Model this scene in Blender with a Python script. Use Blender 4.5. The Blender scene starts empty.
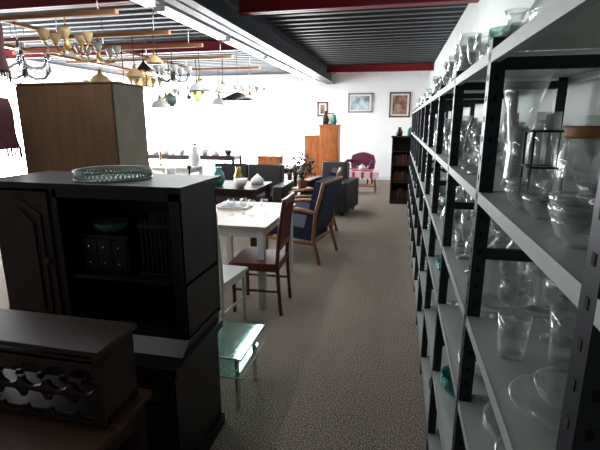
import bpy, bmesh, math, random
from mathutils import Matrix, Vector
random.seed(4)
sc=bpy.context.scene
sc.view_settings.view_transform='Standard'
R=math.radians
# ---------------------------------------------------------------- materials
MATS={}
def mat(name,col,rough=0.5,metal=0.0,var=0.0,scale=6,stretch=(1,1,1),emit=None,es=0,bump=0,spec=0.5,coat=0):
    m=bpy.data.materials.new(name); m.use_nodes=True
    nt=m.node_tree; p=nt.nodes['Principled BSDF']
    p.inputs['Base Color'].default_value=(*col,1)
    p.inputs['Roughness'].default_value=rough; p.inputs['Metallic'].default_value=metal
    p.inputs['Specular IOR Level'].default_value=spec
    p.inputs['Coat Weight'].default_value=coat
    if var>0 or bump>0:
        tc=nt.nodes.new('ShaderNodeTexCoord'); mp=nt.nodes.new('ShaderNodeMapping')
        mp.inputs['Scale'].default_value=stretch
        n=nt.nodes.new('ShaderNodeTexNoise'); n.inputs['Scale'].default_value=scale; n.inputs['Detail'].default_value=5
        nt.links.new(tc.outputs['Object'],mp.inputs[0]); nt.links.new(mp.outputs[0],n.inputs['Vector'])
        if var>0:
            r=nt.nodes.new('ShaderNodeValToRGB')
            r.color_ramp.elements[0].position=0.35; r.color_ramp.elements[1].position=0.65
            r.color_ramp.elements[0].color=(*[c*(1-var) for c in col],1)
            r.color_ramp.elements[1].color=(*[min(1,c*(1+var)) for c in col],1)
            nt.links.new(n.outputs['Fac'],r.inputs[0]); nt.links.new(r.outputs[0],p.inputs['Base Color'])
        if bump>0:
            b=nt.nodes.new('ShaderNodeBump'); b.inputs['Strength'].default_value=bump; b.inputs['Distance'].default_value=0.01
            nt.links.new(n.outputs['Fac'],b.inputs['Height']); nt.links.new(b.outputs[0],p.inputs['Normal'])
    if emit:
        p.inputs['Emission Color'].default_value=(*emit,1); p.inputs['Emission Strength'].default_value=es
    MATS[name]=m; return m
def glassmat(name,tint=(0.965,0.975,0.97),edge=0.8,base=0.035,gcol=(0.97,0.98,0.98),painted_shine=0.42):
    m=bpy.data.materials.new(name); m.use_nodes=True; nt=m.node_tree; nt.nodes.clear()
    o=nt.nodes.new('ShaderNodeOutputMaterial'); t=nt.nodes.new('ShaderNodeBsdfTransparent'); g=nt.nodes.new('ShaderNodeBsdfGlossy')
    d=nt.nodes.new('ShaderNodeBsdfDiffuse'); d.inputs[0].default_value=(*gcol,1)  # diffuse white painted in for the light that glass edges refract
    t.inputs[0].default_value=(*tint,1); g.inputs['Roughness'].default_value=0.07; g.inputs[0].default_value=(*gcol,1)
    l=nt.nodes.new('ShaderNodeLayerWeight'); l.inputs[0].default_value=0.25
    mr=nt.nodes.new('ShaderNodeMapRange'); mr.inputs['To Min'].default_value=base; mr.inputs['To Max'].default_value=edge
    mg=nt.nodes.new('ShaderNodeMixShader'); mg.inputs[0].default_value=painted_shine
    mx=nt.nodes.new('ShaderNodeMixShader')
    nt.links.new(g.outputs[0],mg.inputs[1]); nt.links.new(d.outputs[0],mg.inputs[2])
    nt.links.new(l.outputs['Facing'],mr.inputs[0]); nt.links.new(mr.outputs[0],mx.inputs[0])
    nt.links.new(t.outputs[0],mx.inputs[1]); nt.links.new(mg.outputs[0],mx.inputs[2]); nt.links.new(mx.outputs[0],o.inputs[0])
    MATS[name]=m
glassmat('glass'); glassmat('teal_glass',(0.35,0.75,0.72),0.6,0.1,(0.35,0.75,0.75)); glassmat('green_glass',(0.72,0.87,0.82),0.6,0.10,(0.5,0.7,0.66))
glassmat('grey_glass',(0.78,0.80,0.79),0.7,0.1,(0.8,0.8,0.8))
glassmat('pane',(0.98,0.99,0.99),0.3,0.01,painted_shine=0)
glassmat('amber_glass',(0.95,0.8,0.5),0.5,0.2)
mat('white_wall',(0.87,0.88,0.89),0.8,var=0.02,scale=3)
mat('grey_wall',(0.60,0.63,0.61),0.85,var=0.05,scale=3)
mat('dim_wall',(0.22,0.22,0.22),0.85,var=0.05,scale=3)
mat('dark_ceiling',(0.030,0.034,0.042),0.5,metal=0.2)
mat('red_steel',(0.24,0.009,0.018),0.45)
mat('steel_beam',(0.028,0.033,0.043),0.4,metal=0.3)
mat('white_paint',(0.75,0.76,0.78),0.4)
mat('tube_light',(1,1,1),0.4,emit=(0.92,0.96,1.0),es=7)
mat('timber',(0.36,0.16,0.055),0.6,var=0.25,scale=5,stretch=(1,12,12))
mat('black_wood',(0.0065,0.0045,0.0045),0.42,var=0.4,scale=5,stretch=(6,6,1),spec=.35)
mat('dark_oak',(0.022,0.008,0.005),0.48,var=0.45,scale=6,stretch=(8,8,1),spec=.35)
mat('oak_top',(0.060,0.024,0.011),0.5,var=0.3,scale=5,stretch=(1,10,10),spec=.35)
mat('gold_wood',(0.120,0.058,0.021),0.6,var=0.15,scale=3,stretch=(6,6,1))
mat('pale_side',(0.30,0.26,0.20),0.6,var=0.1)
mat('orange_wood',(0.42,0.13,0.035),0.4,var=0.25,scale=4,stretch=(6,6,1))
mat('pale_wood',(0.34,0.25,0.19),0.4,var=0.2,scale=4,stretch=(1,8,8))
mat('white_wood',(0.62,0.62,0.59),0.45)
mat('red_wood',(0.10,0.017,0.013),0.38,var=0.3,scale=5,stretch=(6,6,1))
mat('honey_wood',(0.26,0.11,0.042),0.4,var=0.25,scale=5,stretch=(4,4,4))
mat('blue_fabric',(0.016,0.023,0.052),0.9,var=0.35,scale=60,bump=0.3)
mat('black_leather',(0.012,0.010,0.011),0.45,var=0.3,scale=20,bump=0.2)
mat('purple_velvet',(0.10,0.01,0.045),0.8,var=0.3,scale=20)
mat('red_cloth',(0.40,0.03,0.05),0.8,var=0.4,scale=12)
mat('lace_cloth',(0.7,0.55,0.57),0.8,var=0.1,scale=30)
mat('maroon_shade',(0.050,0.003,0.007),0.85,var=0.2,scale=30)
mat('shelf_metal',(0.44,0.48,0.44),0.45,metal=0.1,var=0.04,scale=8)
mat('shelf_lip',(0.34,0.365,0.35),0.5)
mat('post_metal',(0.009,0.012,0.018),0.45,metal=0.2)
mat('slot_black',(0.0012,0.0012,0.0012),0.9)
mat('black_wire',(0.01,0.01,0.01),0.4,metal=0.5)
mat('brass',(0.5,0.33,0.12),0.3,metal=0.9)
mat('chrome',(0.7,0.72,0.74),0.15,metal=1)
mat('dark_bronze',(0.06,0.045,0.035),0.4,metal=0.7)
mat('milk_glass',(0.50,0.53,0.50),0.25)
mat('cream_shade',(0.60,0.42,0.20),0.5)
mat('green_shade',(0.16,0.22,0.19),0.3)
mat('pale_green_ceramic',(0.26,0.34,0.29),0.3)
mat('leaf',(0.03,0.055,0.022),0.6,var=0.4,scale=20)
mat('petal',(0.36,0.10,0.11),0.6)
mat('terracotta',(0.3,0.12,0.07),0.7)
mat('porcelain',(0.72,0.72,0.70),0.2)
mat('teal_ceramic',(0.04,0.20,0.18),0.3)
mat('lid_wood',(0.34,0.15,0.06),0.5,var=0.2,scale=20)
mat('pic_frame',(0.10,0.035,0.02),0.4)
mat('silver_frame',(0.30,0.31,0.33),0.35,metal=0.5)
mat('paper',(0.75,0.75,0.72),0.8)
mat('print_a',(0.35,0.42,0.46),0.7,var=0.6,scale=5)
mat('print_b',(0.22,0.13,0.09),0.7,var=0.8,scale=7)
def carpet():
    m=bpy.data.materials.new('carpet'); m.use_nodes=True; nt=m.node_tree; p=nt.nodes['Principled BSDF']
    tc=nt.nodes.new('ShaderNodeTexCoord')
    n=nt.nodes.new('ShaderNodeTexNoise'); n.inputs['Scale'].default_value=135; n.inputs['Detail'].default_value=3; n.inputs['Roughness'].default_value=0.7
    r=nt.nodes.new('ShaderNodeValToRGB'); e=r.color_ramp.elements
    e[0].position=0.38; e[0].color=(0.05,0.038,0.028,1); e[1].position=0.64; e[1].color=(0.84,0.71,0.58,1)
    x=r.color_ramp.elements.new(0.51); x.color=(0.27,0.22,0.175,1)
    n2=nt.nodes.new('ShaderNodeTexNoise'); n2.inputs['Scale'].default_value=1.3
    mx=nt.nodes.new('ShaderNodeMix'); mx.data_type='RGBA'; mx.blend_type='MULTIPLY'; mx.inputs[0].default_value=0.25
    nt.links.new(tc.outputs['Object'],n.inputs['Vector']); nt.links.new(tc.outputs['Object'],n2.inputs['Vector'])
    nt.links.new(n.outputs['Fac'],r.inputs[0]); nt.links.new(r.outputs[0],mx.inputs[6]); nt.links.new(n2.outputs['Fac'],mx.inputs[7])
    nt.links.new(mx.outputs[2],p.inputs['Base Color']); p.inputs['Roughness'].default_value=0.85
    p.inputs['Specular IOR Level'].default_value=0.25
    b=nt.nodes.new('ShaderNodeBump'); b.inputs['Strength'].default_value=0.5; b.inputs['Distance'].default_value=0.01
    nt.links.new(n.outputs['Fac'],b.inputs['Height']); nt.links.new(b.outputs[0],p.inputs['Normal'])
    MATS['carpet']=m
carpet()
# ---------------------------------------------------------------- builder
class B:
    def __init__(s,name,loc=(0,0,0),rz=0,bevel=0.0):
        s.name=name; s.bm=bmesh.new(); s.mi=[]; s.loc=loc; s.rz=rz; s.bevel=bevel; s.T=Matrix()
    def m(s,n):
        if n not in s.mi: s.mi.append(n)
        return s.mi.index(n)
    def add(s,vs,fs,mt,smooth=False):
        i=s.m(mt); v=[s.bm.verts.new(s.T@Vector(p)) for p in vs]
        for f in fs:
            try:
                q=s.bm.faces.new([v[k] for k in f]); q.material_index=i; q.smooth=smooth
            except ValueError: pass
    def box(s,x0,x1,y0,y1,z0,z1,mt,rot=None):
        vs=[(x,y,z) for x in(x0,x1) for y in(y0,y1) for z in(z0,z1)]
        if rot:
            c=Vector(((x0+x1)/2,(y0+y1)/2,(z0+z1)/2)); vs=[tuple(c+rot@(Vector(v)-c)) for v in vs]
        s.add(vs,[(0,1,3,2),(4,6,7,5),(0,4,5,1),(2,3,7,6),(0,2,6,4),(1,5,7,3)],mt)
    def lathe(s,pr,c,mt,seg=20,sx=1,sy=1):
        vs=[];fs=[];rings=[]
        for r,z in pr:
            if r<1e-5: rings.append([len(vs)]); vs.append((c[0],c[1],c[2]+z))
            else:
                st=len(vs); rings.append(list(range(st,st+seg)))
                for k in range(seg):
                    a=2*math.pi*k/seg; vs.append((c[0]+r*sx*math.cos(a),c[1]+r*sy*math.sin(a),c[2]+z))
        for A,C in zip(rings,rings[1:]):
            for k in range(seg):
                k2=(k+1)%seg
                if len(A)==1 and len(C)==1: continue
                if len(A)==1: fs.append((A[0],C[k2],C[k]))
                elif len(C)==1: fs.append((A[k],A[k2],C[0]))
                else: fs.append((A[k],A[k2],C[k2],C[k]))
        s.add(vs,fs,mt,True)
    def tube(s,pts,r,mt,seg=8,r2=None):
        pts=[Vector(p) for p in pts]; n=len(pts); vs=[];fs=[]
        for i,p in enumerate(pts):
            d=(pts[min(i+1,n-1)]-pts[max(i-1,0)]).normalized()
            u=d.cross(Vector((0,0,1)) if abs(d.z)<0.9 else Vector((1,0,0))).normalized(); w=d.cross(u)
            rr=r if r2 is None else r+(r2-r)*i/(n-1)
            for k in range(seg):
                a=2*math.pi*k/seg; vs.append(tuple(p+u*math.cos(a)*rr+w*math.sin(a)*rr))
        for i in range(n-1):
            for k in range(seg):
                k2=(k+1)%seg; fs.append((i*seg+k,i*seg+k2,(i+1)*seg+k2,(i+1)*seg+k))
        fs.append(tuple(range(seg))[::-1]); fs.append(tuple(range((n-1)*seg,n*seg)))
        s.add(vs,fs,mt,True)
    def prism(s,poly,ax,a0,a1,mt):
        def P(p,a):
            return (p[0],a,p[1]) if ax=='y' else ((a,p[0],p[1]) if ax=='x' else (p[0],p[1],a))
        n=len(poly); vs=[P(p,a0) for p in poly]+[P(p,a1) for p in poly]
        fs=[tuple(range(n)),tuple(range(n,2*n))[::-1]]+[(i,(i+1)%n,n+(i+1)%n,n+i) for i in range(n)]
        s.add(vs,fs,mt)
    def done(s):
        bmesh.ops.recalc_face_normals(s.bm,faces=s.bm.faces)
        me=bpy.data.meshes.new(s.name); s.bm.to_mesh(me); s.bm.free()
        for n in s.mi: me.materials.append(MATS[n])
        o=bpy.data.objects.new(s.name,me); sc.collection.objects.link(o)
        o.location=s.loc; o.rotation_euler=(0,0,s.rz)
        if s.bevel:
            b=o.modifiers.new('bevel','BEVEL'); b.width=s.bevel; b.segments=2; b.limit_method='ANGLE'; b.angle_limit=R(50)
        return o
# ---------------------------------------------------------------- room
XL,XR,YB,YF,ZC=-8.0,0.70,12.5,-1.6,2.92
SL,HD=.3,2.6
b=B('floor'); b.box(XL-.2,XR+.2,YF-.2,YB+.2,-.1,0,'carpet'); b.done()
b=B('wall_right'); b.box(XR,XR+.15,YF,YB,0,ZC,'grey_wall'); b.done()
b=B('wall_front'); b.box(XL-.15,XR+.15,YF-.15,YF,0,ZC,'dim_wall'); b.done()
b=B('wall_back'); b.box(-2.35,XR+.15,YB,YB+.15,0,ZC,'white_wall')
b.box(XL-.15,-2.35,YB,YB+.15,0,SL,'white_wall'); b.box(XL-.15,-2.35,YB,YB+.15,HD,ZC,'white_wall'); b.done()
b=B('wall_left'); b.box(XL-.15,XL,YF,YB,0,SL,'white_wall'); b.box(XL-.15,XL,YF,YB,HD,ZC,'white_wall')
b.box(XL-.15,XL,YF,4.0,SL,HD,'white_wall'); b.done()
b=B('baseboard_back'); b.box(-2.35,XR,YB-.02,YB-.001,0,.1,'white_paint'); b.done()
b=B('window_1'); n=4; x0,x1=XL,-2.35
for i in range(n+1):
    x=x0+(x1-x0)*i/n; b.box(x-.025,x+.025,YB+.03,YB+.1,SL+.05,HD-.05,'white_paint')
b.box(x0,x1,YB+.03,YB+.1,SL,SL+.06,'white_paint'); b.box(x0,x1,YB+.03,YB+.1,HD-.06,HD,'white_paint')
b.box(x0,x1,YB+.06,YB+.066,SL+.05,HD-.05,'pane'); b.done()
b=B('window_2'); y0,y1=4.0,YB
for i in range(7):
    y=y0+(y1-y0)*i/6; b.box(XL-.1,XL-.03,y-.03,y+.03,SL+.05,HD-.05,'white_paint')
b.box(XL-.1,XL-.03,y0,y1,SL,SL+.06,'white_paint'); b.box(XL-.1,XL-.03,y0,y1,HD-.06,HD,'white_paint')
b.box(XL-.07,XL-.064,y0,y1,SL+.05,HD-.05,'pane'); b.done()
b=B('ceiling'); y=YF; prof=[]
while y<YB+.1:
    prof+=[(y,ZC+.05),(y+.11,ZC+.05),(y+.14,ZC),(y+.22,ZC)]; y+=.25
vs=[];fs=[]
for p in prof: vs+= [(XL-.15,p[0],p[1]),(XR+.15,p[0],p[1])]
for i in range(len(prof)-1): fs.append((2*i,2*i+1,2*i+3,2*i+2))
b.add(vs,fs,'dark_ceiling'); b.box(XL-.15,XR+.15,YF-.15,YB+.15,ZC+.06,ZC+.12,'dark_ceiling'); b.done()
def ibeam_x(name,y,x0,x1,z0,z1,mt):
    b=B(name); b.box(x0,x1,y-.06,y+.06,z0,z0+.015,mt); b.box(x0,x1,y-.06,y+.06,z1-.015,z1,mt); b.box(x0,x1,y-.012,y+.012,z0,z1,mt); b.done()
for y in (4.95,11.0): ibeam_x('ceiling_beam_red',y,-1.80,XR,2.76,ZC,'red_steel')
for y in (1.2,4.25,7.3): ibeam_x('ceiling_beam_red',y,XL,-2.06,2.76,ZC,'red_steel')
b=B('ceiling_beam_steel'); b.box(-2.05,-1.80,YF,YB,2.62,2.645,'steel_beam'); b.box(-2.05,-1.80,YF,YB,ZC-.025,ZC,'steel_beam'); b.box(-1.94,-1.91,YF,YB,2.62,ZC,'steel_beam'); b.done()
def tuberow(name,xc,ys,z,energy):
    b=B(name)
    for y in ys:
        b.box(xc-.08,xc+.08,y,y+1.5,z+.02,z+.07,'white_paint')
        for xx in(xc-.035,xc+.035): b.tube([(xx,y+.03,z),(xx,y+1.47,z)],.014,'tube_light',8)
        for yy in (y+.2,y+1.3): b.tube([(xc,yy,z+.07),(xc,yy,ZC+.01)],.006,'chrome',6)
        for yy in (y+.02,y+1.46): b.box(xc-.055,xc+.055,yy,yy+.02,z-.015,z+.02,'white_paint')
    b.done()
    for y in ys:
        l=bpy.data.lights.new('fluorescent_lamp','AREA'); l.shape='RECTANGLE'; l.size=.12; l.size_y=1.44; l.energy=energy*(.5 if y<4 else 1.2); l.color=(.95,.97,1)
        o=bpy.data.objects.new('fluorescent_lamp',l); sc.collection.objects.link(o); o.location=(xc,y+.75,z-.018)
tuberow('added_fill_light_row',-2.20,[.7+1.6*i for i in range(7)],2.60,25)
tuberow('added_fill_light_row',-5.4,[2.0+2.2*i for i in range(5)],2.62,22)  # tubes and lamps of this row are added to brighten the room
b=B('ceiling_batten_light'); b.box(-.11,-.03,4.0,4.7,2.80,2.86,'white_paint'); b.tube([(-.07,4.03,2.785),(-.07,4.67,2.785)],.013,'tube_light')
for yy in(4.1,4.6): b.tube([(-.07,yy,2.86),(-.07,yy,ZC+.01)],.006,'chrome',6)
b.done()
l=bpy.data.lights.new('batten_lamp','AREA'); l.shape='RECTANGLE'; l.size=.06; l.size_y=.62; l.energy=11; l.color=(.95,.97,1)
o=bpy.data.objects.new('batten_lamp',l); sc.collection.objects.link(o); o.location=(-.07,4.35,2.768)
b=B('timber_hanging_frame')
for y in (3.6,4.5,5.3,6.3,7.6): b.box(-5.2,-2.42,y-.025,y+.025,2.50,2.54,'timber')
for x in (-5.0,-3.8): b.box(x-.02,x+.02,3.4,7.8,2.54,2.575,'timber')
for x in (-5.0,-3.8,-2.6):
    for y in(3.6,4.5,5.3,6.3,7.6): b.tube([(x,y,2.53),(x,y,ZC+.01)],.005,'chrome',6)
b.done()
# ---------------------------------------------------------------- shelving
SX0,SX1=.21,.62
LV=[.12,.46,.80,1.07,1.42,1.77]
PY=[.5+.72*k for k in range(-1,12)]
b=B('metal_shelving_unit')
for y in PY:
    for (xa,xb) in((SX0,SX0+.035),(SX1-.035,SX1)):
        b.box(xa,xb,y-.02,y+.02,0,1.80,'post_metal')
    for z in(.05,.6,1.25,1.74): b.box(SX0+.035,SX1-.035,y-.008,y+.008,z-.015,z+.015,'post_metal')
    z=.1
    if y<3.5:
        while z<1.76:
            b.box(SX0-.0012,SX0+.001,y-.004,y+.004,z,z+.014,'slot_black'); b.box(SX0+.012,SX0+.020,y-.0212,y-.0195,z,z+.014,'slot_black'); z+=.05
for y0,y1 in zip(PY,PY[1:]):
    for z in LV:
        b.box(SX0+.004,SX1,y0+.021,y1-.021,z-.004,z,'shelf_metal')
        b.box(SX0,SX0+.004,y0+.021,y1-.021,z-.028,z+.001,'shelf_lip'); b.box(SX0+.004,SX0+.02,y0+.021,y1-.021,z-.028,z-.025,'shelf_lip')
        b.box(SX1-.003,SX1,y0+.021,y1-.021,z-.03,z+.01,'shelf_metal')
b.done()
# ---------------------------------------------------------------- glassware
def wall(pr,t=.0022):
    inner=[(max(r-t,0.0),z+(t if i==0 else 0)) for i,(r,z) in enumerate(pr)]
    return [(0,pr[0][1])]+pr+inner[::-1]+[(0,pr[0][1]+t*1.5)]
def g_tumbler(b,c,h=.1,r=.035,mt='glass',sg=14): b.lathe(wall([(r*.8,0),(r*.85,h*.3),(r,h)]),c,mt,sg)
def g_wine(b,c,h=.16,r=.035,mt='glass',sg=16):
    b.lathe([(0,0),(r*.9,0),(r*.85,.003),(r*.15,.008),(.004,.02),(.004,h*.45),(r*.3,h*.48),(r*.95,h*.62),(r*1.02,h*.75),(r*.82,h),(r*.8,h),(r*.98,h*.75),(r*.9,h*.63),(r*.25,h*.5),(0,h*.49)],c,mt,sg)
def g_flute(b,c,h=.2,r=.026,mt='glass',sg=12):
    b.lathe([(0,0),(r*1.1,0),(r,.003),(r*.15,.008),(.003,.02),(.003,h*.35),(r*.6,h*.45),(r,h*.7),(r*.9,h),(r*.88,h),(r*.95,h*.7),(r*.5,h*.46),(0,h*.42)],c,mt,sg)
def g_vase(b,c,h=.26,r=.05,mt='glass',sg=20): b.lathe(wall([(r*.6,0),(r*.5,h*.08),(r*.45,h*.35),(r*.65,h*.7),(r*1.1,h)],.003),c,mt,sg)
def g_bulb(b,c,h=.18,r=.06,mt='glass',sg=18): b.lathe(wall([(r*.55,0),(r*.95,h*.2),(r,h*.38),(r*.7,h*.6),(r*.4,h*.75),(r*.42,h*.85),(r*.65,h)],.003),c,mt,sg)
def g_bowl(b,c,h=.07,r=.09,mt='glass',sg=20): b.lathe(wall([(r*.4,0),(r*.45,.006),(r*.75,h*.35),(r*.95,h*.75),(r,h)],.004),c,mt,sg)
def g_cyl(b,c,h=.16,r=.06,mt='glass',sg=24): b.lathe(wall([(r,0),(r,h*.5),(r,h)],.003),c,mt,sg)
def g_plate(b,c,r=.1,mt='glass',sg=22): b.lathe([(0,0),(r*.55,0),(r*.6,.004),(r*.95,.016),(r,.02),(r*.97,.022),(r*.6,.009),(0,.005)],c,mt,sg)
def g_jug(b,c,h=.17,r=.055,mt='glass'):
    g_bulb(b,c,h,r,mt); x,y,z=c
    b.tube([(x+r*.5,y,z+h*.9),(x+r*1.1,y,z+h*.92),(x+r*1.5,y,z+h*.7),(x+r*1.35,y,z+h*.45),(x+r*.95,y,z+h*.35)],.005,mt,6)
def g_stick(b,c,h=.16,r=.04,mt='glass'):
    b.lathe([(0,0),(r,0),(r*.9,.01),(r*.3,.025),(r*.2,h*.3),(r*.4,h*.4),(r*.2,h*.5),(r*.25,h*.75),(r*.6,h*.85),(r*.6,h),(r*.4,h),(0,h*.9)],c,mt,12)
U=random.uniform
kinds=[(.045,lambda b,c,m:g_tumbler(b,c,U(.07,.13),U(.028,.042),m)),
 (.045,lambda b,c,m:g_wine(b,c,U(.12,.2),U(.03,.042),m)),
 (.035,lambda b,c,m:g_flute(b,c,U(.16,.22),.028,m)),
 (.06,lambda b,c,m:g_vase(b,c,U(.15,.23),U(.04,.055),m)),
 (.06,lambda b,c,m:g_bulb(b,c,U(.1,.2),U(.045,.058),m)),
 (.085,lambda b,c,m:g_bowl(b,c,U(.05,.09),U(.06,.08),m)),
 (.055,lambda b,c,m:g_cyl(b,c,U(.08,.2),U(.03,.05),m)),
 (.045,lambda b,c,m:g_stick(b,c,U(.08,.2),.038,m)),
 (.07,lambda b,c,m:g_jug(b,c,U(.13,.19),.044,m)),
 (.095,lambda b,c,m:[g_plate(b,(c[0],c[1],c[2]+.006*i),.09,m) for i in range(3)])]
def one(name,fn): b=B(name); fn(b); b.done()
one('glass_vase',lambda b:g_vase(b,(.335,1.37,1.42),.31,.062))
def wirestand(b):
    x,y,z=.325,1.10,1.42
    g_cyl(b,(x,y,z+.012),.19,.026)
    for dx in(-.034,.034):
        for dy in(-.034,.034): b.tube([(x+dx,y+dy,z),(x+dx,y+dy,z+.16)],.0026,'black_wire',6)
    for zz in(z+.004,z+.08,z+.16):
        P=[(x-.034,y-.034,zz),(x+.034,y-.034,zz),(x+.034,y+.034,zz),(x-.034,y+.034,zz),(x-.034,y-.034,zz)]
        for p,q in zip(P,P[1:]): b.tube([p,q],.0026,'black_wire',6)
one('wire_stand_vase',wirestand)
def jar(b):
    c=(.385,1.04,1.42); b.lathe(wall([(.042,0),(.048,.02),(.048,.11),(.036,.135),(.036,.145)],.003),c,'glass',24)
    b.lathe([(0,.146),(.040,.146),(.042,.152),(.042,.168),(.038,.172),(0,.172)],c,'lid_wood',24)
one('glass_storage_jar',jar)
def cupstack(b):
    for (x,y,k) in((.265,.99,1),(.275,.89,0),(.29,.79,1),(.38,.92,1),(.38,.82,0),(.265,.69,1)):
        g_bowl(b,(x,y,1.42),.045,.040); 
        if k: g_bowl(b,(x,y,1.438),.045,.040)
one('glass_dessert_cups',cupstack)
one('glass_cylinder_vase',lambda b:g_cyl(b,(.31,1.33,1.07),.19,.062))
one('glass_goblet',lambda b:g_wine(b,(.31,1.12,1.07),.15,.045))
one('glass_goblet',lambda b:g_wine(b,(.41,1.10,1.07),.17,.045))
one('glass_tumbler',lambda b:g_tumbler(b,(.39,.98,1.07),.13,.045,'glass',20))
one('glass_tumbler',lambda b:g_tumbler(b,(.28,1.00,1.07),.10,.036,'glass',20))
one('glass_goblet',lambda b:g_wine(b,(.42,1.30,1.07),.20,.04))
one('glass_goblet',lambda b:g_wine(b,(.42,1.42,1.07),.20,.04))
one('glass_cake_plate',lambda b:(g_plate(b,(.33,.80,1.07),.10),g_bowl(b,(.33,.80,1.078),.05,.06)))
one('glass_serving_plate',lambda b:[g_plate(b,(.36,1.40,.80+.007*i),.13) for i in range(3)])
one('glass_serving_plate',lambda b:[g_plate(b,(.37,1.08,.80+.007*i),.115) for i in range(4)])
one('glass_trifle_bowl',lambda b:g_bowl(b,(.34,.84,.80),.12,.11))
one('teal_glass_bowl',lambda b:[g_bowl(b,(.31,2.30,.80+.012*i),.06,.085,'teal_glass') for i in range(3)])
one('teal_glass_bowl',lambda b:[g_bowl(b,(.31,1.75,.46+.012*i),.06,.085,'teal_glass') for i in range(4)])
one('teal_glass_bowl',lambda b:g_bowl(b,(.31,3.1,.80),.08,.08,'teal_glass'))
one('teal_glass_bowl',lambda b:[g_bowl(b,(.31,2.2,.12+.012*i),.08,.085,'teal_glass') for i in range(3)])
for lz in LV:
    b=B('shelf_glassware')
    for y0,y1 in zip(PY,PY[1:]):
        if y1<.6: continue
        ncol=3 if y0<3.6 else 2
        for ix in range(ncol):
            yy=y0+.03; sk=random.choice(kinds)
            while True:
                k=sk if random.random()<.45 else random.choice(kinds)
                rr,fn=k
                if ncol==3 and rr>.062: rr,fn=random.choice([q for q in kinds if q[0]<=.062])
                yc=yy+rr
                if yc+rr>y1-.02: break
                yy=yc+rr+(U(0,.04) if random.random()<.85 else U(.04,.12))
                if lz in(1.07,1.42) and .5<=yc<1.5 and ix<2: continue
                if lz==.80 and .65<=yc<1.6: continue
                if 1.5<yc<3.3 and ix==0 and lz in(.80,.46,.12): continue
                x=SX0+.07+ix*(.13 if ncol==3 else .2); q=random.random(); mtl='glass' if q<.87 else ('grey_glass' if q<.985 else 'green_glass')
                fn(b,(x+.02*(ncol==2),yc,lz),mtl)
    b.done()
# ---------------------------------------------------------------- dark hutch cabinet
def hutch():
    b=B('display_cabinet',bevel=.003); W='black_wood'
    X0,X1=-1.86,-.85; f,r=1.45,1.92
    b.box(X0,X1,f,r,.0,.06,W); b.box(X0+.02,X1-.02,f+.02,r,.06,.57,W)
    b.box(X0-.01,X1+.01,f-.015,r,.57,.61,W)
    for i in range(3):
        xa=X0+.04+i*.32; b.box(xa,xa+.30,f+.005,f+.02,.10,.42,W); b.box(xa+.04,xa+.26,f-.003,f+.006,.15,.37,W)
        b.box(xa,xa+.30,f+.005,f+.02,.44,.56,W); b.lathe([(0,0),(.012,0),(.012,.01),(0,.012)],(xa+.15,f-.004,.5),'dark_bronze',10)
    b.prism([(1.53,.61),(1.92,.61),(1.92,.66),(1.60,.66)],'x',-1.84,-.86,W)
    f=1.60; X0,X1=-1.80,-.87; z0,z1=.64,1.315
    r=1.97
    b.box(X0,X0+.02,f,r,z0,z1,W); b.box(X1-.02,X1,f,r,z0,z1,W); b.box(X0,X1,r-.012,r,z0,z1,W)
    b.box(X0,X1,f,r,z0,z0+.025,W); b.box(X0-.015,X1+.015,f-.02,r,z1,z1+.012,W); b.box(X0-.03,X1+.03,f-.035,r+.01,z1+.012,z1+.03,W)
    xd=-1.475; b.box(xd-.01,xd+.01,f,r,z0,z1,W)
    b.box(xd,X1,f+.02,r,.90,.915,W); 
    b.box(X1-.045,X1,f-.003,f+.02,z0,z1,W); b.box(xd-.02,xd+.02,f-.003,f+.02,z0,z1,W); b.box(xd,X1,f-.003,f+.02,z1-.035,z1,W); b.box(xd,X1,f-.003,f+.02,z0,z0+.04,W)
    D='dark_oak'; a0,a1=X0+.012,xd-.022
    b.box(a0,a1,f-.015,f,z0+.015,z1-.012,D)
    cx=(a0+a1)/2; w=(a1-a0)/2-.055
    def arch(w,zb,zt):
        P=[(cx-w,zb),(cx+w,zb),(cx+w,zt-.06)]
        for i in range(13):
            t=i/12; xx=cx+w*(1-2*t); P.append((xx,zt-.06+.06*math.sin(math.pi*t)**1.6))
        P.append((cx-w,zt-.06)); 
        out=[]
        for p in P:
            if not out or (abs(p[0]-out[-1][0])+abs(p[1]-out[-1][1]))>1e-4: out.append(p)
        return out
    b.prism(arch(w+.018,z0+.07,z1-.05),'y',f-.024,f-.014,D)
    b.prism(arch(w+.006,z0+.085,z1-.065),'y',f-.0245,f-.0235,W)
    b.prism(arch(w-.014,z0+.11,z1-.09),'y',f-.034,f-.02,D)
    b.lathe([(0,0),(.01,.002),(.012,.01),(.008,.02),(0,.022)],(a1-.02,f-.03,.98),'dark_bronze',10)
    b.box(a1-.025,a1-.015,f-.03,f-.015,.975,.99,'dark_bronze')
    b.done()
hutch()
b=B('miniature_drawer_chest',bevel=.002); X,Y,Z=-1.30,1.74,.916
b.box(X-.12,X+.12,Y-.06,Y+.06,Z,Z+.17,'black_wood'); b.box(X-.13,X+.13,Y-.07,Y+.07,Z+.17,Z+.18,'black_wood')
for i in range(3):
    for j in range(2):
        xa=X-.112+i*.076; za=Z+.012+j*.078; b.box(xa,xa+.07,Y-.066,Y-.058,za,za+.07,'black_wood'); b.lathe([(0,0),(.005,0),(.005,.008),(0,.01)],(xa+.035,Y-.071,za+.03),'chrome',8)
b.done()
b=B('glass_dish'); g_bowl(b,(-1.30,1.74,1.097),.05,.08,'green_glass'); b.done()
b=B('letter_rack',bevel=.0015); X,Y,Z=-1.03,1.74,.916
for i in range(8): b.box(X-.09+i*.023,X-.08+i*.023,Y-.05,Y-.042,Z,Z+.26,'black_wood')
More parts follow.
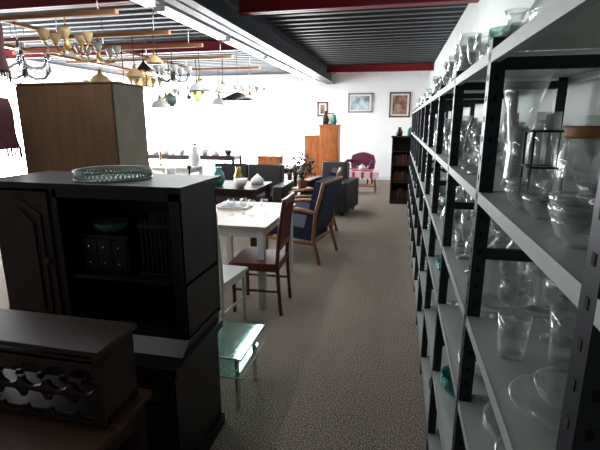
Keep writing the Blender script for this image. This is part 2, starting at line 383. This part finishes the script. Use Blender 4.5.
b.box(X-.1,X+.1,Y-.055,Y-.035,Z+.22,Z+.24,'black_wood'); b.box(X-.1,X+.1,Y-.06,Y+.06,Z,Z+.012,'black_wood'); b.box(X-.1,X+.1,Y+.045,Y+.06,Z,Z+.28,'black_wood'); b.done()
def tray(b):
    c=(-1.29,1.78,1.345); r=.165; G='pale_green_ceramic'
    b.lathe([(0,0),(r,0),(r,.004),(0,.005)],c,G,40)
    b.lathe([(r,.0),(r+.006,.002),(r+.006,.006),(r,.008)],c,G,40); b.lathe([(r,.036),(r+.006,.038),(r+.004,.044),(r-.002,.042),(r,.036)],c,G,40)
    for i in range(56):
        a=2*math.pi*i/56; a2=a+.112
        b.tube([(c[0]+r*1.01*math.cos(a),c[1]+r*1.01*math.sin(a),c[2]+.005),(c[0]+r*1.01*math.cos(a2),c[1]+r*1.01*math.sin(a2),c[2]+.04)],.0024,G,5)
        b.tube([(c[0]+r*1.01*math.cos(a2),c[1]+r*1.01*math.sin(a2),c[2]+.005),(c[0]+r*1.01*math.cos(a),c[1]+r*1.01*math.sin(a),c[2]+.04)],.0024,G,5)
one('gallery_tray',tray)
# ---------------------------------------------------------------- wine rack on low table
b=B('wine_rack',bevel=.003); W='dark_oak'; x0,x1,y0,y1=-1.62,-.95,1.13,1.33; Z=.55
b.box(x0-.015,x1+.015,y0-.015,y1+.01,.838,.858,W)
b.box(x0,x0+.022,y0,y1,Z,.838,W); b.box(x1-.022,x1,y0,y1,Z,.838,W); b.box(x0,x1,y0+.01,y1,.80,.812,W)
b.box(x0,x1,y0+.01,y1,Z+.02,Z+.035,W)
def scallop(za,zb,up=True,n=6):
    L=(x1-x0-.044); s0=x0+.022; r=.042
    base,edge=(za,zb) if up else (zb,za)
    top=[]
    for i in range(n):
        cx=s0+L*(i+.5)/n; top.append((cx-r,edge))
        for k in range(1,8):
            a=math.pi*k/8; top.append((cx-r*math.cos(a),edge-(1 if up else -1)*r*.75*math.sin(a)))
        top.append((cx+r,edge))
    return [(s0,base),(s0,edge)]+top+[(s0+L,edge),(s0+L,base)]
for yy in(y0,y1-.02):
    b.prism(scallop(.665,.712,True),'y',yy,yy+.018,W); b.prism(scallop(.745,.80,False),'y',yy,yy+.018,W)
    b.prism(scallop(.55,.60,True),'y',yy,yy+.018,W)
    b.prism(scallop(.632,.664,False),'y',yy+.001,yy+.017,W)
b.done()
b=B('side_table',bevel=.004); b.box(-1.75,-.92,.95,1.38,.52,.55,'oak_top')
for x in(-1.70,-.97):
    for y in(1.0,1.33): b.box(x-.025,x+.025,y-.025,y+.025,0,.52,'dark_oak')
b.box(-1.72,-.95,.99,1.01,.43,.52,'dark_oak'); b.box(-1.72,-.95,1.32,1.34,.43,.52,'dark_oak'); b.box(-.97,-.95,1.0,1.33,.43,.52,'dark_oak'); b.box(-1.72,-.95,1.0,1.33,.15,.17,'dark_oak'); b.done()
# ---------------------------------------------------------------- glass side table
b=B('glass_side_table',bevel=.002); x0,x1,y0,y1=-1.25,-.77,1.98,2.40
b.box(x0,x1,y0,y1,.345,.357,'green_glass'); b.box(x0+.03,x1-.03,y0+.02,y1-.02,.23,.24,'green_glass')
for z in(.346,.231):
    b.box(x0-.002,x0+.004,y0,y1,z-.001,z+.011,'milk_glass'); b.box(x1-.004,x1+.002,y0,y1,z-.001,z+.011,'milk_glass'); b.box(x0,x1,y0-.002,y0+.004,z-.001,z+.011,'milk_glass')
for x in(x0+.05,x1-.05):
    for y in(y0+.06,y1-.06): b.tube([(x,y,0),(x,y,.345)],.014,'chrome',14)
b.done()
# ---------------------------------------------------------------- wardrobe
b=B('wardrobe',bevel=.004); x0,x1,y0,y1=-2.87,-2.04,2.9,3.3
b.box(x0,x1-.02,y0,y1,.06,1.87,'gold_wood'); b.box(x1-.02,x1,y0+.005,y1,.06,1.87,'pale_side'); b.box(x0,x1,y0-.018,y1,1.87,1.885,'gold_wood'); b.box(x0+.02,x1-.02,y0+.03,y1,0,.06,'dark_oak')
b.box(x0+.005,x1-.005,y0-.018,y0,.08,1.865,'gold_wood')
b.tube([(x1-.05,y0-.03,.9),(x1-.05,y0-.03,1.05)],.006,'brass',8)
b.done()
def fringed(b,c,r0,r1,h):
    b.lathe([(r0,0),(r0*.92,h*.3),(r1*1.1,h*.75),(r1,h),(r1*.97,h),(r0*.9,h*.3),(r0*.98,0)],c,'maroon_shade',28)
    for i in range(40):
        a=2*math.pi*i/40; b.tube([(c[0]+r0*math.cos(a),c[1]+r0*math.sin(a),c[2]+.005),(c[0]+r0*math.cos(a),c[1]+r0*math.sin(a),c[2]-.07)],.004,'maroon_shade',5)
def fl(b):
    x,y=-2.79,2.5
    b.lathe([(0,0),(.15,0),(.15,.02),(.04,.05),(.02,.08),(.03,.2),(.015,.3),(.015,1.35),(.02,1.4),(0,1.41)],(x,y,0),'dark_oak',18)
    b.tube([(x,y,1.4),(x,y,1.72)],.008,'brass'); fringed(b,(x,y,1.42),.20,.17,.34)
    for k in range(3):
        a=2.1*k; b.tube([(x,y,1.71),(x+.17*math.cos(a),y+.17*math.sin(a),1.74)],.003,'brass',5)
one('floor_lamp',fl)
def pend(b):
    x,y=-2.86,2.6; fringed(b,(x,y,1.95),.18,.16,.38); b.tube([(x,y,2.2),(x,y,ZC-.01)],.005,'black_wire',6); b.lathe([(0,0),(.04,.005),(.04,.02),(0,.03)],(x,y,ZC-.03),'brass',12)
    for k in range(3):
        a=2.1*k; b.tube([(x,y,2.31),(x+.15*math.cos(a),y+.15*math.sin(a),2.315)],.003,'brass',5)
one('fringed_pendant_lamp',pend)
# ---------------------------------------------------------------- chairs etc.
def chair(name,loc,rz,W,h=.95,slats=4,seat=None):
    b=B(name,loc,rz,bevel=.004); w=.19
    for x in(-w,w):
        b.tube([(x,.19,0),(x,.19,.44)],.015,W,8,.02)
        b.tube([(x,-.22,0),(x,-.20,.25),(x,-.19,.45),(x,-.21,.7),(x,-.255,h)],.017,W,8)
        b.box(x-.01,x+.01,-.19,.19,.385,.43,W); b.box(x-.008,x+.008,-.19,.19,.2,.22,W)
    b.box(-w,w,.18,.2,.385,.43,W); b.box(-w,w,-.2,-.18,.385,.43,W)
    b.prism([(-w-.01,-.2),(w+.01,-.2),(w+.03,.22),(-w-.03,.22)],'z',.43,.455,seat or W)
    rot=Matrix.Rotation(R(9),3,'X')
    b.box(-w-.015,w+.015,-.262,-.238,h-.07,h,W,rot); b.box(-w,w,-.215,-.2,.56,.60,W)
    for i in range(slats):
        x=-w+.06+(2*w-.12)*i/(slats-1); b.box(x-.012,x+.012,-.237,-.222,.58,h-.04,W,rot)
    return b.done()
chair('white_dining_chair',(-1.38,2.97,0),R(-4),'white_wood',1.0,5)
chair('red_wood_dining_chair',(-1.13,3.47,0),R(92),'red_wood',1.0,4)
chair('dining_chair',(-2.15,3.9,0),R(-90),'dark_oak',.95,4)
def table(name,x0,x1,y0,y1,h,T,L,lw=.03,t=.03):
    b=B(name,bevel=.004); b.box(x0,x1,y0,y1,h-t,h,T)
    for x in(x0+.06,x1-.06):
        for y in(y0+.06,y1-.06): b.box(x-lw,x+lw,y-lw,y+lw,0,h-t,L)
    b.box(x0+.06,x1-.06,y0+.05,y0+.07,h-t-.08,h-t,L); b.box(x0+.06,x1-.06,y1-.07,y1-.05,h-t-.08,h-t,L)
    b.box(x0+.05,x0+.07,y0+.06,y1-.06,h-t-.08,h-t,L); b.box(x1-.07,x1-.05,y0+.06,y1-.06,h-t-.08,h-t,L); b.done()
table('dining_table',-1.85,-1.04,3.34,4.45,.75,'pale_wood','white_wood')
table('dark_dining_table',-3.3,-1.75,5.2,6.0,.76,'dark_oak','dark_oak',.035)
def armchair(loc,rz):
    b=B('wooden_armchair',loc,rz,bevel=.008); W='honey_wood'; F='blue_fabric'
    for x in(-.32,.32):
        b.tube([(x,.30,0),(x,.29,.3),(x,.27,.56)],.022,W,10)
        b.tube([(x,-.38,0),(x,-.30,.3),(x,-.33,.6),(x,-.42,.95)],.022,W,10)
        b.tube([(x,-.34,.60),(x,-.15,.63),(x,.1,.62),(x,.28,.585),(x,.34,.56)],.024,W,10)
        b.tube([(x,.28,.27),(x,0,.25),(x,-.30,.24)],.02,W,8)
    b.tube([(-.32,.28,.28),(.32,.28,.28)],.02,W,8); b.tube([(-.32,-.42,.94),(.32,-.42,.94)],.022,W,8)
    b.tube([(-.32,-.30,.26),(.32,-.30,.26)],.02,W,8)
    rs=Matrix.Rotation(R(5),3,'X'); b.box(-.29,.29,-.27,.31,.29,.43,F,rs)
    rb=Matrix.Rotation(R(14),3,'X'); b.box(-.29,.29,-.38,-.24,.38,.95,F,rb)
    for x in(-.1,.1): b.box(x-.004,x+.004,-.242,-.238,.45,.93,'black_leather',rb)
    b.done()
armchair((-1.14,5.05,0),R(80)); armchair((-1.20,5.95,0),R(95))
def sofa(name,loc,rz,w,F='black_leather'):
    b=B(name,loc,rz,bevel=.04); h=w/2
    b.box(-h,h,-.42,.40,.08,.30,F)
    b.box(-h,-h+.18,-.42,.42,.1,.60,F); b.box(h-.18,h,-.42,.42,.1,.60,F)
    n=max(1,round((w-.36)/.6)); s=(w-.36)/n
    for i in range(n):
        xa=-h+.18+i*s; b.box(xa+.005,xa+s-.005,-.22,.42,.30,.45,F); b.box(xa+.005,xa+s-.005,-.42,-.18,.42,.88,F,Matrix.Rotation(R(8),3,'X'))
    for x in(-h+.08,h-.08):
        for y in(-.35,.34): b.box(x-.025,x+.025,y-.025,y+.025,0,.1,'dark_oak')
    b.done()
sofa('leather_sofa',(-2.56,7.0,0),R(180),1.6); sofa('leather_armchair',(-1.18,7.75,0),R(170),.85)
def plant(b):
    x,y=-1.45,6.62
    b.lathe([(0,.56),(.17,.56),(.17,.585),(0,.585)],(x,y,0),'dark_oak',20)
    b.lathe([(0,0),(.13,0),(.12,.02),(.03,.06),(.025,.56),(0,.56)],(x,y,0),'dark_oak',14)
    b.lathe([(0,.585),(.06,.585),(.085,.7),(.09,.71),(.08,.71),(.075,.69),(0,.68)],(x,y,0),'terracotta',18)
    for i in range(260):
        a=U(0,6.28); rr=U(.02,.26); z=.74+U(0,.42)*(1-rr*2.2)+.05
        p=Vector((x+rr*math.cos(a),y+rr*math.sin(a),z)); 
        if i%5==0: b.tube([(x,y,.69),((x+p.x)/2,(y+p.y)/2,z*.5+.38),tuple(p)],.003,'leaf',5)
        t=Matrix.Rotation(U(0,6),3,'Z')@Matrix.Rotation(U(-1,1),3,'X')
        if i%4: b.add([tuple(p+t@Vector(v)) for v in((0,-.045,0),(.022,0,.006),(0,.045,0),(-.022,0,.006))],[(0,1,2,3)],'leaf')
        else: b.lathe([(0,-.012),(.014,-.006),(.02,.004),(.008,.012),(0,.01)],tuple(p),'petal',8)
one('potted_flowering_plant',plant)
table('sideboard_table',-3.2,-2.0,8.2,8.8,.72,'dark_oak','dark_oak',.035)
b=B('wooden_box',bevel=.006); b.box(-2.75,-2.28,8.35,8.6,.72,.90,'orange_wood'); b.box(-2.76,-2.27,8.34,8.61,.90,.94,'orange_wood'); b.box(-2.53,-2.5,8.335,8.35,.86,.92,'brass'); b.done()
b=B('orange_wood_cabinet',bevel=.006); O='orange_wood'
b.box(-2.15,-1.78,10.0,10.4,0,1.27,O); b.box(-2.17,-1.78,9.98,10.4,1.27,1.30,O); b.box(-1.78,-1.36,9.95,10.4,0,1.50,O); b.box(-1.80,-1.34,9.93,10.4,1.50,1.54,O)
for xa,xb,z1 in((-2.13,-1.8,1.24),(-1.76,-1.38,1.47)):
    f=9.98 if xa<-2 else 9.93
    b.box(xa,xb,f,f+.02,.7,z1,O); b.box(xa+.05,xb-.05,f-.008,f,.76,z1-.06,O); b.box(xa,xb,f,f+.02,.08,.66,O); b.box(xa+.05,xb-.05,f-.008,f,.14,.6,O)
    b.lathe([(0,0),(.012,0),(.012,.015),(0,.02)],(xb-.03,f-.01,.9),'brass',8)
b.done()
one('ornament_vase',lambda b:b.lathe([(0,0),(.05,0),(.09,.1),(.05,.2),(.03,.26),(.045,.3),(0,.29)],(-1.68,10.15,1.54),'dark_bronze',16))
one('ornament_jug',lambda b:b.lathe([(0,0),(.05,0),(.07,.08),(.04,.18),(.05,.22),(0,.21)],(-1.48,10.15,1.54),'teal_ceramic',16))
one('framed_photo',lambda b:(b.box(-1.72,-1.5,10.30,10.32,1.54,1.80,'pic_frame'),b.box(-1.70,-1.52,10.296,10.30,1.56,1.78,'paper')))
b=B('velvet_armchair',(-.95,11.3,0),R(170),bevel=.03); F='purple_velvet'
b.box(-.3,.3,-.28,.3,.28,.42,F); 
b.prism([(-.3,.4),(.3,.4),(.33,.6),(.28,.75),(.12,.81),(0,.83),(-.12,.81),(-.28,.75),(-.33,.6)],'y',-.34,-.24,F)
for x in(-.33,.33): b.tube([(x*.9,-.26,.6),(x,0,.62),(x,.22,.58),(x,.26,.5),(x*.95,.24,.3)],.04,F,10)
for x in(-.26,.26):
    b.tube([(x,.25,.28),(x*1.1,.29,.15),(x,.27,0)],.025,'dark_oak',8,.015); b.tube([(x,-.25,.28),(x,-.3,0)],.022,'dark_oak',8)
b.done()
b=B('tea_table',(-.80,10.1,0),0,bevel=.004)
b.box(-.38,.38,-.26,.26,.47,.50,'honey_wood'); b.box(-.395,.395,-.275,.275,.50,.506,'lace_cloth')
n=12
for i in range(n):
    xa=-.395+.79*i/n; b.prism([(xa,.505),(xa+.79/n,.505),(xa+.79/n,.38),(xa+.395/n,.33),(xa,.38)],'y',-.279,-.274,'lace_cloth' if i%3 else 'red_cloth')
b.box(-.25,.25,-.18,.18,.506,.512,'red_cloth')
for x in(-.3,.3):
    for y in(-.19,.19): b.tube([(x,y,.47),(x*.98,y*.98,.3),(x*1.08,y*1.08,0)],.02,'honey_wood',8,.014)
b.box(-.3,.3,-.19,.19,.16,.175,'honey_wood')
b.done()
one('teapot',lambda b:(b.lathe([(0,0),(.05,0),(.085,.05),(.07,.1),(.03,.12),(.012,.13),(.015,.15),(0,.155)],(-.80,10.1,.512),'porcelain',18),b.tube([(-.73,10.1,.55),(-.68,10.1,.58),(-.66,10.1,.62)],.012,'porcelain'),b.tube([(-.87,10.1,.6),(-.92,10.1,.6),(-.92,10.1,.55),(-.875,10.1,.54)],.006,'porcelain')))
b=B('dark_bookcase',bevel=.005); x0,x1,y0,y1=-.13,.34,8.75,9.2; W='dark_oak'
b.box(x0,x0+.025,y0,y1,0,1.3,W); b.box(x1-.025,x1,y0,y1,0,1.3,W); b.box(x0,x1,y1-.015,y1,0,1.3,W); b.box(x0-.02,x1+.02,y0-.02,y1,1.3,1.33,W)
for z in(.06,.42,.75,1.03): b.box(x0,x1,y0+.01,y1,z,z+.02,W)
b.box(x0,x1,y0+.02,y0+.04,0,.06,W)
for z in(.08,.44,.77):
    for i in range(7): b.box(x0+.04+i*.055,x0+.08+i*.055,y0+.05,y0+.25,z,z+U(.17,.23),random.choice(['red_wood','black_leather','pic_frame','dark_bronze']))
b.done()
one('bric_a_brac',lambda b:(b.lathe([(0,0),(.05,0),(.07,.07),(.03,.14),(.04,.17),(0,.16)],(0,8.95,1.33),'dark_bronze',14),b.lathe([(0,0),(.04,0),(.05,.1),(.02,.16),(0,.17)],(.2,8.95,1.33),'teal_ceramic',14)))
def pic(x,z,w,h,fr,pr):
    b=B('framed_picture',bevel=.004); y=YB-.03
    b.box(x-w/2,x+w/2,y+.01,YB-.002,z-h/2,z+h/2,'paper'); b.box(x-w/2+.09,x+w/2-.09,y+.004,y+.012,z-h/2+.08,z+h/2-.08,pr)
    for q in((x-w/2,x+w/2,z-h/2,z-h/2+.04),(x-w/2,x+w/2,z+h/2-.04,z+h/2),(x-w/2,x-w/2+.04,z-h/2,z+h/2),(x+w/2-.04,x+w/2,z-h/2,z+h/2)): b.box(q[0],q[1],y-.01,y+.02,q[2],q[3],fr)
    b.done()
pic(-1.1,2.11,.68,.52,'silver_frame','print_a'); pic(-.03,2.05,.56,.66,'pic_frame','print_b'); pic(-2.15,1.95,.3,.4,'pic_frame','print_b')
# ---------------------------------------------------------------- hall tables and ornaments
table('display_table',-5.0,-3.4,6.7,7.3,.85,'white_wood','white_wood')
table('display_table',-3.9,-2.4,4.3,4.8,.85,'dark_oak','dark_oak')
table('display_table',-6.2,-3.6,9.3,9.9,.85,'dark_oak','dark_oak')
SH=[[(0,0),(.04,0),(.06,.08),(.03,.16),(.04,.2),(0,.19)],[(0,0),(.03,0),(.06,.04),(.07,.09),(.065,.09),(0,.03)],[(0,0),(.045,0),(.012,.03),(.01,.15),(.03,.17),(.02,.2),(0,.2)],[(0,0),(.07,0),(.075,.05),(.03,.09),(.01,.11),(0,.12)]]
def crockery(b):
    x=-6.0
    while x<-3.75:
        s=U(.8,1.5); b.lathe([(r*s,z*s) for r,z in random.choice(SH)],(x,9.6+U(-.12,.12),.85),random.choice(['dark_bronze','porcelain','porcelain','green_shade','brass','porcelain']),14); x+=U(.16,.32)
one('crockery_and_ornaments',crockery)
def crockery2(b):
    for x,y,k,s,m in((-2.0,5.35,1,1.3,'porcelain'),(-1.9,5.75,3,1.2,'porcelain'),(-2.2,5.8,0,1.1,'brass'),(-2.6,5.5,1,1.4,'porcelain'),(-2.9,5.7,2,1.2,'dark_bronze')):
        b.lathe([(r*s,z*s) for r,z in SH[k]],(x,y,.76),m,16)
one('table_crockery',crockery2)
def tlamp(x,y,z,s,base,shade):
    def f(b):
        b.lathe([(0,0),(.07*s,0),(.07*s,.015*s),(.03*s,.04*s),(.05*s,.12*s),(.04*s,.2*s),(.01*s,.24*s),(.008*s,.32*s),(0,.33*s)],(x,y,z),base,16)
        b.lathe([(.13*s,.26*s),(.07*s,.44*s),(.067*s,.44*s),(.127*s,.26*s)],(x,y,z),shade,20)
        b.tube([(x-.07*s,y,z+.43*s),(x+.07*s,y,z+.43*s)],.003,'brass',5); b.tube([(x,y,z+.3*s),(x,y,z+.43*s)],.004,'brass',5)
    one('table_lamp',f)
tlamp(-3.15,4.55,.85,.9,'porcelain','cream_shade')
one('white_cake_tin',lambda b:(b.lathe([(0,0),(.13,0),(.135,.01),(.135,.14),(.13,.15),(.14,.15),(.13,.18),(.03,.2),(.02,.22),(0,.225)],(-2.78,4.5,.85),'porcelain',24)))
one('porcelain_jug',lambda b:(b.lathe([(0,0),(.05,0),(.08,.08),(.05,.18),(.06,.24),(.055,.24),(.04,.17),(0,.05)],(-2.52,4.5,.85),'porcelain',18),b.tube([(-2.47,4.5,1.07),(-2.40,4.5,1.05),(-2.40,4.5,.95),(-2.45,4.5,.92)],.007,'porcelain')))
one('green_vase',lambda b:b.lathe([(0,0),(.05,0),(.09,.08),(.07,.17),(.035,.22),(.05,.25),(0,.24)],(-2.35,5.45,.76),'teal_ceramic',18))
one('brass_candlestick',lambda b:b.lathe([(0,0),(.05,0),(.045,.015),(.012,.04),(.02,.1),(.01,.16),(.025,.22),(.02,.25),(0,.25)],(-4.1,7.0,.85),'brass',14))
one('white_vase',lambda b:b.lathe([(0,0),(.06,0),(.1,.12),(.06,.24),(.04,.3),(.06,.34),(0,.33)],(-3.52,7.15,.85),'porcelain',18))
one('glass_tumblers_on_table',lambda b:[g_wine(b,(-1.5+.1*i,3.75+.07*(i%2),.75),.15,.035) for i in range(4)])
one('placemat_stack',lambda b:(b.box(-1.75,-1.45,4.0,4.2,.75,.765,'paper'),b.box(-1.72,-1.5,4.02,4.18,.765,.775,'print_a')))
# ---------------------------------------------------------------- hanging lamps
ZB=2.5
def cord(b,x,y,z,top=ZB,mt='black_wire'): b.tube([(x,y,z),(x,y,top)],.005,mt,6)
def bell(x,y,z,r,mt,nm='pendant_lamp'):
    def f(b):
        b.lathe([(r,0),(r*.93,r*.25),(r*.6,r*.6),(r*.25,r*.8),(r*.2,r*1.0),(r*.17,r*1.0),(r*.22,r*.78),(r*.56,r*.57),(r*.9,r*.22),(r*.97,0)],(x,y,z),mt,24)
        b.lathe([(0,r*.9),(r*.25,r*.9),(r*.2,r*1.1),(.012,r*1.25),(0,r*1.25)],(x,y,z),'brass',14); cord(b,x,y,z+r*1.2)
        b.lathe([(0,r*.15),(r*.2,r*.25),(r*.22,r*.4),(r*.1,r*.7),(0,r*.9)],(x,y,z),'milk_glass',12)
    one(nm,f)
def chandelier(x,y,z,r,n,mt='brass',sh='milk_glass',drops=False):
    def f(b):
        b.lathe([(0,-.06),(.015,-.05),(.035,0),(.015,.05),(.02,.1),(.01,.18),(0,.2)],(x,y,z),mt,14); cord(b,x,y,z+.18,ZB,mt)
        for i in range(n):
            a=2*math.pi*i/n+.3; c,s=math.cos(a),math.sin(a)
            b.tube([(x,y,z),(x+c*r*.4,y+s*r*.4,z-.06),(x+c*r*.8,y+s*r*.8,z-.05),(x+c*r,y+s*r,z+.02)],.008,mt,7)
            p=(x+c*r,y+s*r,z+.02); b.lathe([(0,0),(.025,.005),(.012,.015),(.012,.05),(0,.05)],p,mt,10)
            if drops:
                b.tube([p,(p[0],p[1],p[2]+.09)],.009,'porcelain',8)
                for k in range(3): b.lathe([(0,-.02),(.008,-.005),(.004,.015),(0,.02)],(x+c*r*(1-.25*k),y+s*r*(1-.25*k),z-.05-.02*k),'glass',6)
            else: b.lathe([(.02,.02),(.04,.05),(.052,.10),(.049,.10),(.037,.052),(.018,.022)],p,sh,14)
    one('chandelier',f)
def globe(x,y,z,r,mt='milk_glass'):
    def f(b):
        b.lathe([(0,-r)]+[(r*math.sin(math.pi*i/10),-r*math.cos(math.pi*i/10)) for i in range(1,10)]+[(0,r)],(x,y,z),mt,20)
        b.lathe([(0,r*.9),(r*.4,r*.9),(r*.3,r*1.15),(0,r*1.2)],(x,y,z),'brass',14); cord(b,x,y,z+r*1.15)
    one('globe_pendant_lamp',f)
def lantern(x,y,z):
    def f(b):
        s=.07
        for dx in(-s,s):
            for dy in(-s,s): b.tube([(x+dx,y+dy,z),(x+dx,y+dy,z+.2)],.005,'dark_bronze',6)
        b.box(x-s-.01,x+s+.01,y-s-.01,y+s+.01,z-.01,z,'dark_bronze'); b.box(x-s,x+s,y-s+.001,y-s+.004,z,z+.2,'amber_glass'); b.box(x-s,x+s,y+s-.004,y+s-.001,z,z+.2,'amber_glass')
        b.lathe([(.12,.2),(.02,.29),(.01,.32),(0,.32)],(x,y,z),'dark_bronze',4); cord(b,x,y,z+.3)
        b.tube([(x,y,z),(x,y,z+.1)],.012,'porcelain',8)
    one('hanging_lantern',f)
chandelier(-3.50,3.62,2.15,.26,6,'chrome','milk_glass',True); chandelier(-3.3,4.5,2.3,.20,5,'brass','milk_glass')
chandelier(-2.95,3.6,2.26,.18,5,'brass','cream_shade'); chandelier(-4.3,4.5,2.15,.28,6,'dark_bronze','milk_glass',True)
lantern(-3.25,5.3,2.05); lantern(-3.0,6.3,1.90); chandelier(-2.85,5.3,2.16,.2,5,'dark_bronze','milk_glass')
bell(-2.62,4.5,2.22,.09,'cream_shade'); bell(-2.48,5.3,1.98,.14,'milk_glass')
bell(-3.05,5.3,1.78,.13,'milk_glass'); globe(-3.45,6.3,1.92,.1,'green_shade'); bell(-2.58,6.3,2.02,.14,'milk_glass')
chandelier(-2.62,7.6,2.1,.25,6,'brass','milk_glass'); bell(-3.2,7.6,1.9,.16,'milk_glass'); bell(-3.9,5.3,2.1,.14,'cream_shade'); chandelier(-3.8,7.6,2.05,.26,5,'dark_bronze','milk_glass')
globe(-3.95,3.6,2.25,.08,'cream_shade'); chandelier(-4.6,6.3,2.1,.25,5,'dark_bronze','milk_glass')
bell(-4.25,7.6,1.95,.14,'green_shade'); bell(-3.55,5.3,1.9,.11,'green_shade'); bell(-2.87,4.5,2.08,.10,'cream_shade'); chandelier(-3.85,6.3,2.15,.22,5,'brass','cream_shade')
def dish(b):
    x,y,z=-2.62,7.0,1.95; b.lathe([(.26,0),(.25,.03),(.1,.10),(.03,.13),(0,.13)],(x,y,z),'black_wire',28); b.tube([(x,y,z+.13),(x,y,ZC+.01)],.004,'black_wire',6)
    b.lathe([(0,.0),(.05,.02),(.05,.08),(0,.1)],(x,y,z),'milk_glass',12)
one('black_dish_pendant_lamp',dish)
# ---------------------------------------------------------------- light
w=bpy.data.worlds.new('World'); sc.world=w; w.use_nodes=True
w.node_tree.nodes['Background'].inputs[0].default_value=(0.96,0.975,1,1); w.node_tree.nodes['Background'].inputs[1].default_value=19
def portal(loc,rot,sx,sy):
    l=bpy.data.lights.new('window_portal','AREA'); l.shape='RECTANGLE'; l.size=sx; l.size_y=sy; l.cycles.is_portal=True
    o=bpy.data.objects.new('window_portal',l); sc.collection.objects.link(o); o.location=loc; o.rotation_euler=rot
portal((-5.17,YB+.14,1.45),(R(-90),0,0),5.6,2.3)
portal((XL-.14,8.25,1.45),(0,R(-90),0),2.3,8.5)
# ---------------------------------------------------------------- camera
cam=bpy.data.cameras.new('camera'); co=bpy.data.objects.new('camera',cam); sc.collection.objects.link(co)
cam.sensor_width=36; cam.lens=26; cam.clip_start=.02
co.location=(0,0,1.6); co.rotation_euler=(R(90-13.38),0,R(12.66)); sc.camera=co
